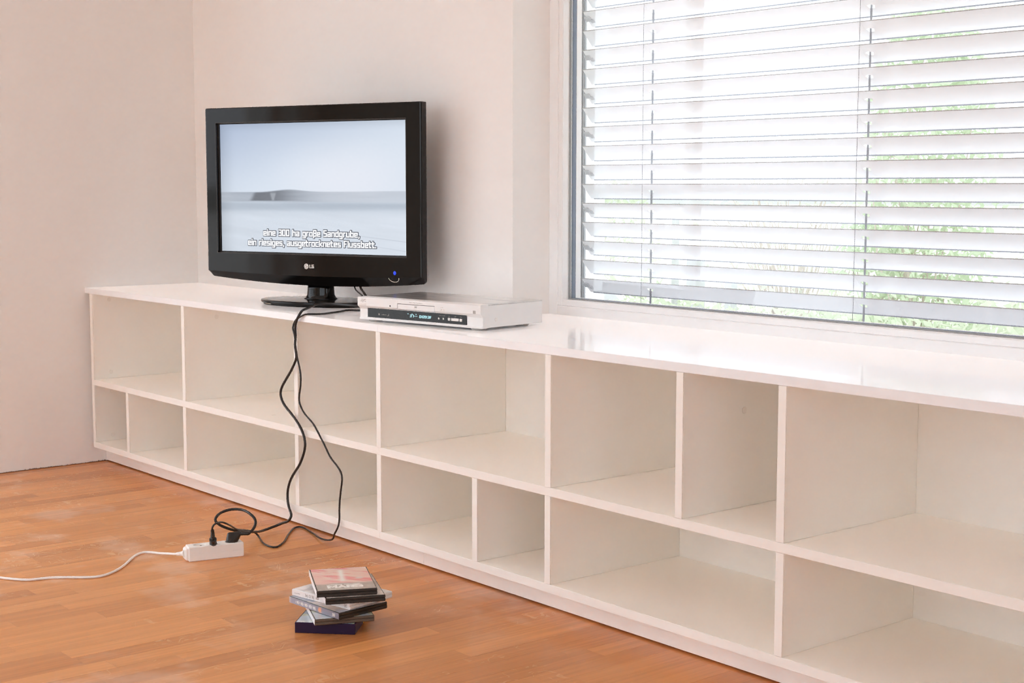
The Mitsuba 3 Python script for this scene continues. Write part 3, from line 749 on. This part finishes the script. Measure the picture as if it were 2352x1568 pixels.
# ------------------------------------------------------------------ disc recorder
DV = frame((1.6903, 0.0191, 0.6200), 0.1625)
DW, DD = 0.4350, 0.2360
tag('disc_recorder', 'flat silver disc recorder with a dark display standing on the worktop beside the television', 'disc recorder')
# casing behind the front
obj('disc_recorder__lid', join(cbox(0, DW, 0.0285, DD, 0.0610, 0.0645, 0.0012)), 'm_lid', M=DV)
obj('disc_recorder__casing', cbox(0.0004, DW - 0.0004, 0.0287, DD - 0.0005, 0.0065, 0.0612, 0.0010), 'm_silver', M=DV)
front = Polygon([(0.0283, 0.0648), (0.0030, 0.0643), (0.0008, 0.0632), (0.0, 0.0615), (0.0, 0.0420), (0.0008, 0.0405), (0.0080, 0.0345), (0.0090, 0.0325), (0.0090, 0.0110), (0.0060, 0.0062), (0.0060, 0.0058), (0.0283, 0.0058)])
fm = prism(front, DW + 0.0016, 'x', -0.0008)
tray_x0, tray_x1, tray_z0, tray_z1 = 0.1478, 0.2800, 0.0392, 0.0530
fm = boolean(fm, cbox(tray_x0 - 0.0008, tray_x1 + 0.0008, -0.01, 0.012, tray_z0 - 0.0006, tray_z1 + 0.0008))
fm = boolean(fm, cbox(0.0280, 0.3830, -0.01, 0.0120, 0.0118, 0.0362))
obj('disc_recorder__front', fm, 'm_silver', 25, M=DV)
obj('disc_recorder__tray', cbox(tray_x0, tray_x1, 0.0002, 0.0115, tray_z0 + 0.0002, tray_z1 - 0.0004, 0.0006), 'm_silver', M=DV)
obj('disc_recorder__tray__disc_mark', flat_text(stroke('DVD', 0.0042, 0.0082, 0.7, 1.6), 0.2095, 0.0452, -0.0002, 0.0004), 'm_silver_dark', M=DV)
disp = Polygon([(0.0284, 0.0122), (0.3808, 0.0122), (0.3828, 0.0358), (0.0304, 0.0358)])
obj('disc_recorder__display', prism(disp, 0.0035, 'y', 0.0085), 'm_black', M=DV, label='dark glossy display window with glowing digits')
yd0, yd1 = 0.0079, 0.0086
digits = unary_union([shapely.affinity.translate(stroke('37--', 0.0068, 0.0270, 0.62, 2.2, 0.08), 0.1840, 0.0202), shapely.affinity.translate(stroke('0:09:3f', 0.0070, 0.0420, 0.62, 2.0, 0.08), 0.2180, 0.0200),
                      sbox(0.1760, 0.0277, 0.1802, 0.0291), sbox(0.1906, 0.0277, 0.1946, 0.0291), sbox(0.2046, 0.0277, 0.2088, 0.0291)])
obj('disc_recorder__display__digits', prism(digits, yd1 - yd0, 'y', yd0), 'm_lcd', M=DV, label='glowing pale blue display reading')
scene['disc_recorder__display__digits']['emitter'] = emit((0.52 * E0, 0.92 * E0, 0.98 * E0))
icons = unary_union([sbox(0.0690, 0.0188, 0.0735, 0.0232), sbox(0.0800, 0.0204, 0.0990, 0.0212), sbox(0.0860, 0.0200, 0.0900, 0.0222), LineString([(0.103, 0.0185), (0.1075, 0.0205), (0.1060, 0.0240)]).buffer(0.0006)])
obj('disc_recorder__display__printed_marks', prism(icons, 0.0004, 'y', 0.0083), 'm_print_dim', M=DV)
tx = unary_union([sbox(a, 0.0300, a + l, 0.0308) for a, l in ((0.287, 0.007), (0.2965, 0.003), (0.3015, 0.007), (0.3200, 0.0055), (0.3405, 0.0055), (0.3590, 0.0070))])
obj('disc_recorder__display__printed_marks', prism(tx, 0.0004, 'y', 0.0083), 'm_print_dim', M=DV)
for bx in (0.2868, 0.3028):
    mm = lathe([(0.0, 0), (0.0025, 0), (0.0025, 0.0008), (0.0018, 0.0014), (0, 0.0015)], 18)
    vv = mm.vertices
    obj('disc_recorder__button', tm(np.stack([bx + vv[:, 0], 0.0086 - vv[:, 2], 0.0228 + vv[:, 1]], 1), mm.faces), 'm_silver_btn', 30, M=DV)
for b0, b1 in ((0.3187, 0.3267), (0.3298, 0.3564), (0.3588, 0.3671)):
    k = obj('disc_recorder__button', cbox(b0, b1, 0.0068, 0.0090, 0.0194, 0.0264, 0.0007), 'm_silver_btn', M=DV)
    obj(k + '__mark', prism(Point((b0 + b1) / 2, 0.0229).buffer(0.0009, quad_segs=1), 0.0003, 'y', 0.0066), 'm_silver_dark', M=DV)
obj('disc_recorder__standby_button', cbox(0.0083, 0.0318, -0.0014, 0.002, 0.0432, 0.0482, 0.0008), 'm_silver_btn', M=DV)
obj('disc_recorder__eject_button', cbox(0.2986, 0.3135, -0.0014, 0.002, 0.0437, 0.0482, 0.0008), 'm_silver_btn', M=DV)
obj('disc_recorder__eject_button__mark', prism(Point(0.3060, 0.0460).buffer(0.0010, quad_segs=1), 0.0003, 'y', -0.0017), 'm_silver_dark', M=DV)
obj('disc_recorder__remote_eye', moved(lathe([(0, 0), (0.0021, 0), (0.0021, 0.0005), (0, 0.0008)], 16), np.array([[1, 0, 0, 0.1212], [0, 0, -1, 0.0001], [0, 1, 0, 0.0457], [0, 0, 0, 1.0]])), 'm_hole', M=DV)
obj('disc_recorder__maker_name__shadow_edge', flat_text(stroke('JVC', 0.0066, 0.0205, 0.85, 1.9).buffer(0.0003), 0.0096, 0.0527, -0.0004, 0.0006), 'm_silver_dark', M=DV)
obj('disc_recorder__maker_name', flat_text(stroke('JVC', 0.0066, 0.0205, 0.85, 1.9), 0.0092, 0.0530, -0.0010, 0.0006), 'm_paper_white', M=DV, label='raised bright letters JVC')
obj('disc_recorder__printed_line', flat_text(stroke('DVD RECORDER', 0.0022, 0.0470, 0.5, 2.2), 0.1912, 0.0568, -0.0003, 0.0004), 'm_silver_dark', M=DV)
obj('disc_recorder__printed_line', prism(unary_union([sbox(0.2990, 0.0510, 0.3115, 0.0515)]), 0.0004, 'y', -0.0003), 'm_silver_dark', M=DV)
obj('disc_recorder__format_mark', prism(sbox(0.4115, 0.0430, 0.4190, 0.0490).buffer(0.0008), 0.0005, 'y', -0.0003), 'm_silver_dark', M=DV)
sc = lathe([(0, 0), (0.0052, 0), (0.0052, 0.0004), (0.0043, 0.0010), (0.0028, 0.0016), (0.0012, 0.0011), (0, 0.0011)], 20)
vv = sc.vertices
obj('disc_recorder__screw', tm(np.stack([DW - 0.0004 + vv[:, 2], 0.0588 + vv[:, 0], 0.0258 + vv[:, 1]], 1), sc.faces), 'm_silver_btn', 30, M=DV)
for fx in (0.035, DW - 0.035):
    for fy in (0.032, DD - 0.042):
        obj('disc_recorder__foot', moved(lathe([(0, 0), (0.016, 0), (0.0185, 0.0022), (0.0185, 0.0068), (0, 0.0068)], 24), frame((fx, fy, 0), 0)), 'm_silver_dark', M=DV)

# ------------------------------------------------------------------ stack of disc cases on the floor
P('m_case', (0.022, 0.018, 0.015), 0.28, 0.45)
P('m_case_brown', (0.10, 0.072, 0.052), 0.25, 0.5)
P('m_paper_white', (0.80, 0.78, 0.77), 0.30, 0.5)
P('m_sleeve', (0.72, 0.73, 0.74), 0.16, 0.5)
P('m_purple', (0.020, 0.008, 0.036), 0.35, 0.25)
P('m_purple_edge', (0.040, 0.022, 0.055), 0.4, 0.3)
P('m_yellow', (0.86, 0.50, 0.02), 0.5, 0.4)


def uvtex(fn):
    return proc(lambda p, n, uv: fn(uv.x, uv.y))


def cover_pink(u, v):
    c = mix((0.72, 0.44, 0.40), (0.78, 0.60, 0.50), fbm(u * 3.0, v * 3.0, 1.0, 3))
    st = fbm(u * 2.0 + 5, v * 12.0 + 4 * u, 3.0, 4)
    c = mix(c, (0.72, 0.18, 0.20), smoothstep(0.48, 0.68, st) * 0.75)
    glow = dr.exp(-dr.square((u - 0.50 - 0.06 * (v - 0.6)) / 0.055)) * smoothstep(0.30, 0.45, v) * smoothstep(0.98, 0.85, v)
    c = mix(c, (0.80, 0.78, 0.74), glow * 0.9)
    low = smoothstep(0.38, 0.28, v + 0.06 * noise(u * 6.0, 2.0))
    c = mix(c, mix((0.33, 0.28, 0.25), (0.46, 0.42, 0.38), fbm(u * 9.0, v * 9.0, 8.0, 3)), low)
    tag_ = smoothstep(0.12, 0.06, dr.sqrt(dr.square((u - 0.80) / 0.8) + dr.square((v - 0.50) / 0.35)))
    return mix(c, (0.66, 0.62, 0.60), tag_ * 0.8)


def cover_warm(u, v):
    c = mix((0.62, 0.42, 0.30), (0.34, 0.36, 0.42), smoothstep(0.35, 0.65, fbm(u * 4.0, v * 3.0, 6.0, 3)))
    return mix(c, (0.74, 0.62, 0.54), smoothstep(0.6, 0.75, fbm(u * 7.0, v * 6.0, 2.0, 3)) * 0.6)


def cover_grey(u, v):
    return mix((0.62, 0.57, 0.53), (0.42, 0.37, 0.33), smoothstep(0.4, 0.65, fbm(u * 4.0, v * 4.0, 12.0, 3)))


def cover_white(u, v):
    return mix((0.78, 0.76, 0.75), (0.55, 0.54, 0.55), smoothstep(0.55, 0.70, fbm(u * 6.0, v * 5.0, 21.0, 3)) * 0.8)


def cover_blue(u, v):
    c = mix((0.40, 0.50, 0.58), (0.62, 0.66, 0.68), fbm(u * 5.0, v * 5.0, 31.0, 3))
    return mix(c, (0.62, 0.62, 0.40), smoothstep(0.66, 0.75, noise(u * 9.0, v * 9.0, 3.0)) * 0.7)


def spine_dusk(u, v):
    c = mix((0.33, 0.33, 0.40), (0.22, 0.20, 0.24), smoothstep(0.3, 0.9, u))
    c = mix(c, (0.74, 0.40, 0.28), smoothstep(0.05, 0.0, dr.abs(u - 0.63)) * 0.8)
    return mix(c, (0.70, 0.55, 0.45), smoothstep(0.07, 0.0, u) * 0.6)


for nm, fn in (('pink', cover_pink), ('warm', cover_warm), ('grey', cover_grey), ('white', cover_white), ('blue', cover_blue)):
    P('m_cover_' + nm, uvtex(fn), 0.13, 0.5)
P('m_spine_dusk', uvtex(spine_dusk), 0.15, 0.5)


def quad_uv(pts):
    return tm(pts, [[0, 1, 2], [0, 2, 3]]), np.array([[0, 0], [1, 0], [1, 1], [0, 1.0]])


def disc_case(key, o, yaw, w, d, z0, z1, shell, cover, spine_side, spine, label, text=None, text_mat='m_print', spine_uv=False):
    """A keep case: shell in two halves, paper cover under the sleeve on top, spine on one side ('left','front')."""
    M = frame((o[0], o[1], 0), yaw)
    zm = (z0 + z1) / 2
    tag(key, label, 'disc case', 'disc cases stacked on the floor')
    r = 0.0016
    obj(key + '__shell', join(cbox(0, w, 0, d, z0, zm - 0.0004, r), cbox(0.0006, w - 0.0006, 0.0006, d - 0.0006, zm - 0.0006, zm + 0.0006), cbox(0, w, 0, d, zm + 0.0004, z1, r)), shell, M=M)
    i = 0.0028
    q, uv = quad_uv([[i, i, z1 + 0.0002], [w - i, i, z1 + 0.0002], [w - i, d - i, z1 + 0.0002], [i, d - i, z1 + 0.0002]])
    cm = cbox(i, w - i, i, d - i, z1 - 0.0003, z1 + 0.0003)
    uvc = np.stack([(cm.vertices[:, 0] - i) / (w - 2 * i), (cm.vertices[:, 1] - i) / (d - 2 * i)], 1)
    obj(key + '__cover', cm, cover, M=M, uv=uvc)
    if spine_side == 'front':
        sm = cbox(0.0015, w - 0.0015, -0.0003, 0.0004, z0 + 0.0010, z1 - 0.0008)
        uvs_ = np.stack([sm.vertices[:, 0] / w, (sm.vertices[:, 2] - z0) / (z1 - z0)], 1)
    else:
        sm = cbox(-0.0003, 0.0004, 0.0015, d - 0.0015, z0 + 0.0010, z1 - 0.0008)
        uvs_ = np.stack([1 - sm.vertices[:, 1] / d, (sm.vertices[:, 2] - z0) / (z1 - z0)], 1)
    obj(key + '__spine', sm, spine, M=M, uv=uvs_ if spine_uv else None)
    if text:
        for (t, x, h, wd, mat) in text:
            if t == '#':
                shp = sbox(0, 0, wd, h)
            else:
                shp = stroke(t, h, wd, 0.55, 1.8)
            obj(key + '__spine_print', flat_text(shp, x, zm - h / 2, -0.0007, 0.0), mat, M=M)
    return M


P('m_print_gray', (0.45, 0.42, 0.41), 0.4, 0.4)
P('m_print_orange', (0.75, 0.34, 0.20), 0.4, 0.4)
# bottom: boxed set in dark purple card
MA = frame((2.2017, -0.4934, 0), 0.7718)
tag('box_set', 'dark purple cardboard box at the bottom of the stack of disc cases', 'box', 'disc cases stacked on the floor')
obj('box_set__carton', cbox(0, 0.1340, 0, 0.1720, 0.0002, 0.0236, 0.0008), 'm_purple', M=MA)
cm = cbox(0.0025, 0.1315, 0.0025, 0.1695, 0.0233, 0.0239)
obj('box_set__top_print', cm, 'm_cover_blue', M=MA, uv=np.stack([cm.vertices[:, 0] / 0.134, cm.vertices[:, 1] / 0.172], 1))
obj('box_set__side_flap', cbox(0.1335, 0.1346, 0.004, 0.078, 0.0020, 0.0215, 0.0004), 'm_purple_edge', M=MA)
obj('box_set__sticker', cbox(0.1336, 0.1348, 0.0840, 0.1280, 0.0016, 0.0220, 0.0003), 'm_yellow', M=MA, label='yellow sticker with a dark letter')
shp = prism(stroke('C', 0.013, 0.016, 0.7), 0.0005, 'z', 0)
vv = shp.vertices
obj('box_set__sticker__letter', tm(np.stack([0.1346 + vv[:, 2], 0.098 + vv[:, 0], 0.0055 + vv[:, 1]], 1), shp.faces), 'm_case', M=MA)
obj('box_set__front_mark', moved(prism(stroke('DVD', 0.006, 0.016, 0.7), 0.0004, 'z', 0), frame((0.006, 0.004, 0.0238), 0)), 'm_print', M=MA)
disc_case('disc_case', (2.2569, -0.4765), 1.1595, 0.1310, 0.1880, 0.0252, 0.0388, 'm_case_brown', 'm_cover_blue', 'left', 'm_sleeve', 'brown edged disc case with pale blue cover, second from the bottom of the stack')
disc_case('disc_case_001', (2.1068, -0.4504), 0.0667, 0.1880, 0.1330, 0.0394, 0.0544, 'm_case', 'm_cover_warm', 'front', 'm_spine_dusk', 'black disc case with printed grey-blue spine, third from the bottom of the stack',
          text=[('DER', 0.025, 0.0062, 0.020, 'm_print'), ('DISTANZ', 0.050, 0.0062, 0.062, 'm_print'), ('#', 0.150, 0.0075, 0.0025, 'm_print_orange'), ('#', 0.164, 0.0085, 0.0045, 'm_print')] if False else
          [('#', 0.026 + 0.0052 * q, 0.0046 + 0.0012 * ((q * 7) % 3), 0.0014 + 0.0011 * ((q * 5) % 3), 'm_print') for q in range(15)] + [('#', 0.112, 0.0070, 0.010, 'm_print_orange'), ('DVD', 0.164, 0.0070, 0.009, 'm_print')], spine_uv=True)
disc_case('disc_case_002', (2.1066, -0.4430), 0.1857, 0.1870, 0.1330, 0.0550, 0.0695, 'm_sleeve', 'm_cover_white', 'front', 'm_paper_white', 'white disc case with white spine and grey lettering, fourth from the bottom of the stack',
          text=[('#', 0.010, 0.0014, 0.018, 'm_print_gray'), ('N', 0.046, 0.0068, 0.007, 'm_print_gray'), ('O', 0.057, 0.0068, 0.007, 'm_print_gray'), ('N', 0.067, 0.0068, 0.007, 'm_print_gray'), ('#', 0.080, 0.0055, 0.010, 'm_print_gray'), ('DVD', 0.171, 0.0075, 0.008, 'm_print_gray')])
disc_case('disc_case_003', (2.2690, -0.4560), 1.1360, 0.1315, 0.1880, 0.0700, 0.0842, 'm_case', 'm_cover_grey', 'left', 'm_sleeve', 'black edged disc case with dull grey cover, just under the topmost case of the stack')
MT = disc_case('disc_case_004', (2.2527, -0.4680), 1.1035, 0.1322, 0.1900, 0.0848, 0.0989, 'm_case', 'm_cover_pink', 'left', 'm_sleeve', 'black disc case with pink and red cover picture, topmost of the stack')
obj('disc_case_004__title', moved(prism(stroke('MARS', 0.0200, 0.0780, 0.75, 1.5), 0.0003, 'z', 0.0992), frame((0.026, 0.018, 0), 0)), 'm_print', M=MT, label='pale title lettering')
obj('disc_case_004__title', moved(prism(stroke('MISSION TO', 0.0050, 0.0700, 0.6, 2.0) if False else unary_union([sbox(0, 0, 0.030, 0.003), sbox(0.034, 0, 0.070, 0.003)]), 0.0003, 'z', 0.0992), frame((0.030, 0.043, 0), 0)), 'm_print', M=MT)

# ------------------------------------------------------------------ garden outside the window
P('m_lawn', proc(lambda p, n, uv: mix((0.50, 0.56, 0.38), (0.66, 0.66, 0.56), fbm(p.x * 3.0, p.y * 3.0, 0.0, 4))), 0.9, 0.1)
P('m_ground', (0.62, 0.60, 0.57), 0.9, 0.1)
P('m_terrace', (0.76, 0.75, 0.73), 0.8, 0.2)


def leafmat(name, c):
    scene[name] = {'type': 'principledthin', 'base_color': {'type': 'rgb', 'value': list(c)}, 'roughness': 0.6, 'diff_trans': 0.9}


leafmat('m_leaf_a', (0.58, 0.65, 0.50))
leafmat('m_leaf_b', (0.56, 0.60, 0.47))
leafmat('m_leaf_c', (0.60, 0.61, 0.54))
P('m_twig', (0.54, 0.47, 0.43), 0.8, 0.2)
P('m_post', (0.46, 0.46, 0.47), 0.8, 0.2)
ground = cbox(-60, RX + 40, 2.70, 80, -0.60, -0.15)
obj('ground__terrace', cbox(-6, RX + 8, 0.95, 2.695, -0.60, -0.148), 'm_terrace')
obj('ground', ground, 'm_lawn', kind='structure', label='pale lawn outside the window')
obj('ground__yard', join(cbox(-60, -0.32, -60, 0.95, -0.60, -0.16), cbox(-0.32, RX + 40, -60, RY - 0.32, -0.60, -0.16), cbox(RX + 0.32, RX + 40, RY - 0.32, 0.95, -0.60, -0.16)), 'm_ground', kind='structure')


def leaves(n, pick, size, seed):
    r = np.random.default_rng(seed)
    c = pick(r, n)
    a = r.normal(size=(n, 3))
    a /= np.linalg.norm(a, axis=1, keepdims=True)
    b = np.cross(a, r.normal(size=(n, 3)))
    b /= np.linalg.norm(b, axis=1, keepdims=True)
    s = size * (0.6 + 0.8 * r.random((n, 1)))
    v = np.stack([c - a * s, c + b * s * 0.42, c + a * s, c - b * s * 0.42], 1).reshape(-1, 3)
    i = np.arange(n)[:, None] * 4
    return tm(v, np.vstack([i + [0, 1, 2], i + [0, 2, 3]]))


def blob(cx, cy, rx, ry, z0, z1):
    def pick(r, n):
        t = r.random(n)
        a = r.random(n) * 2 * math.pi
        q = np.sqrt(r.random(n)) * (0.55 + 0.45 * np.sin(math.pi * np.clip(t * 0.85 + 0.15, 0, 1)))
        return np.stack([cx + rx * q * np.cos(a), cy + ry * q * np.sin(a), z0 + (z1 - z0) * t], 1)
    return pick


def twigs(cx, cy, z0, h, n, spread, seed):
    r = np.random.default_rng(seed)
    ms = []
    for _ in range(n):
        a = r.random() * 2 * math.pi
        e = spread * (0.3 + 0.7 * r.random())
        p0 = np.array([cx, cy, z0]) + [0.05 * math.cos(a), 0.05 * math.sin(a), 0]
        p2 = np.array([cx + e * math.cos(a), cy + e * math.sin(a), z0 + h * (0.6 + 0.4 * r.random())])
        p1 = (p0 + p2) / 2 + r.normal(size=3) * 0.08 + [0, 0, 0.1]
        ms.append(tube(spline([p0, p1, p2], 6), np.linspace(0.008, 0.003, 6), 5))
    return join(*ms)


def shrub(key, cx, cy, rx, ry, z0, z1, n, size, mat, label, seed, nt=14, group=None):
    obj(key + '__stems', twigs(cx, cy, z0 - 0.02, (z1 - z0) * 0.9, nt, rx * 0.8, seed), 'm_twig', kind='stuff')
    if n:
        obj(key + '__foliage', leaves(n, blob(cx, cy, rx, ry, z0 + 0.05, z1), size, seed + 1), mat, kind='stuff')
    tag(key, label, 'shrub', group)


GZ = -0.15
shrub('garden_shrub', -0.72, 6.0, 0.46, 0.5, GZ, 2.1, 5200, 0.035, 'm_leaf_a', 'tall green shrub seen through the middle of the blind', 31)
shrub('garden_shrub_001', 0.25, 6.4, 0.60, 0.5, GZ, 1.35, 900, 0.03, 'm_leaf_c', 'sparse twiggy shrub right of the tall green shrub behind the blind', 35, 40)
shrub('garden_shrub_002', -2.35, 6.6, 0.85, 0.6, GZ, 1.45, 1900, 0.035, 'm_leaf_c', 'thin pale shrub behind the left half of the blind', 39, 40)
shrub('garden_shrub_003', -3.25, 5.4, 0.60, 0.5, GZ, 1.10, 1900, 0.035, 'm_leaf_b', 'small pale green shrub seen at the left end of the blind', 43)
shrub('garden_shrub_004', -1.25, 6.2, 0.35, 0.4, GZ, 0.80, 1300, 0.035, 'm_leaf_a', 'low green shrub at the foot of the tall shrub behind the blind', 47)


def rowpick(r, n):
    t = r.random(n)
    x = -1.4 + 3.4 * t + r.normal(size=n) * 0.05
    y = 3.0 + 0.9 * r.random(n)
    z = GZ + (0.44 + 0.22 * np.clip(t, 0, 1)) * np.sqrt(r.random(n)) * (0.75 + 0.35 * np.sin(9 * t) ** 2)
    return np.stack([x, y, z], 1)


obj('ground_cover', leaves(5200, rowpick, 0.034, 51), 'm_leaf_b', kind='stuff', label='low leafy ground cover planted close outside the window', cat='plants')


def post(x, y, z1, w):
    return cbox(x - w, x + w, y - w, y + w, GZ - 0.05, z1, 0.004)


obj('garden_post', post(-2.97, 6.0, 0.86, 0.022), 'm_post', label='thin grey post standing in the garden, tallest of the grey posts', cat='post')
obj('garden_post', post(-1.81, 5.0, 0.50, 0.045), 'm_post', label='short thick grey post standing in the garden', cat='post')
obj('garden_post', post(-1.50, 5.0, 0.37, 0.030), 'm_post', label='lowest grey post standing in the garden', cat='post')
brd = cbox(-0.55, 0.55, -0.02, 0.02, -0.10, 0.10, 0.004)
br = np.eye(4)
ca, sa = math.cos(math.radians(-38)), math.sin(math.radians(-38))
br[:3, :3] = [[ca, 0, -sa], [0, 1, 0], [sa, 0, ca]]
br[:3, 3] = (-1.85, 4.3, 0.20)
obj('garden_board', moved(brd, br), 'm_post', label='grey board leaning slantwise in the garden beside the ground cover', cat='board')
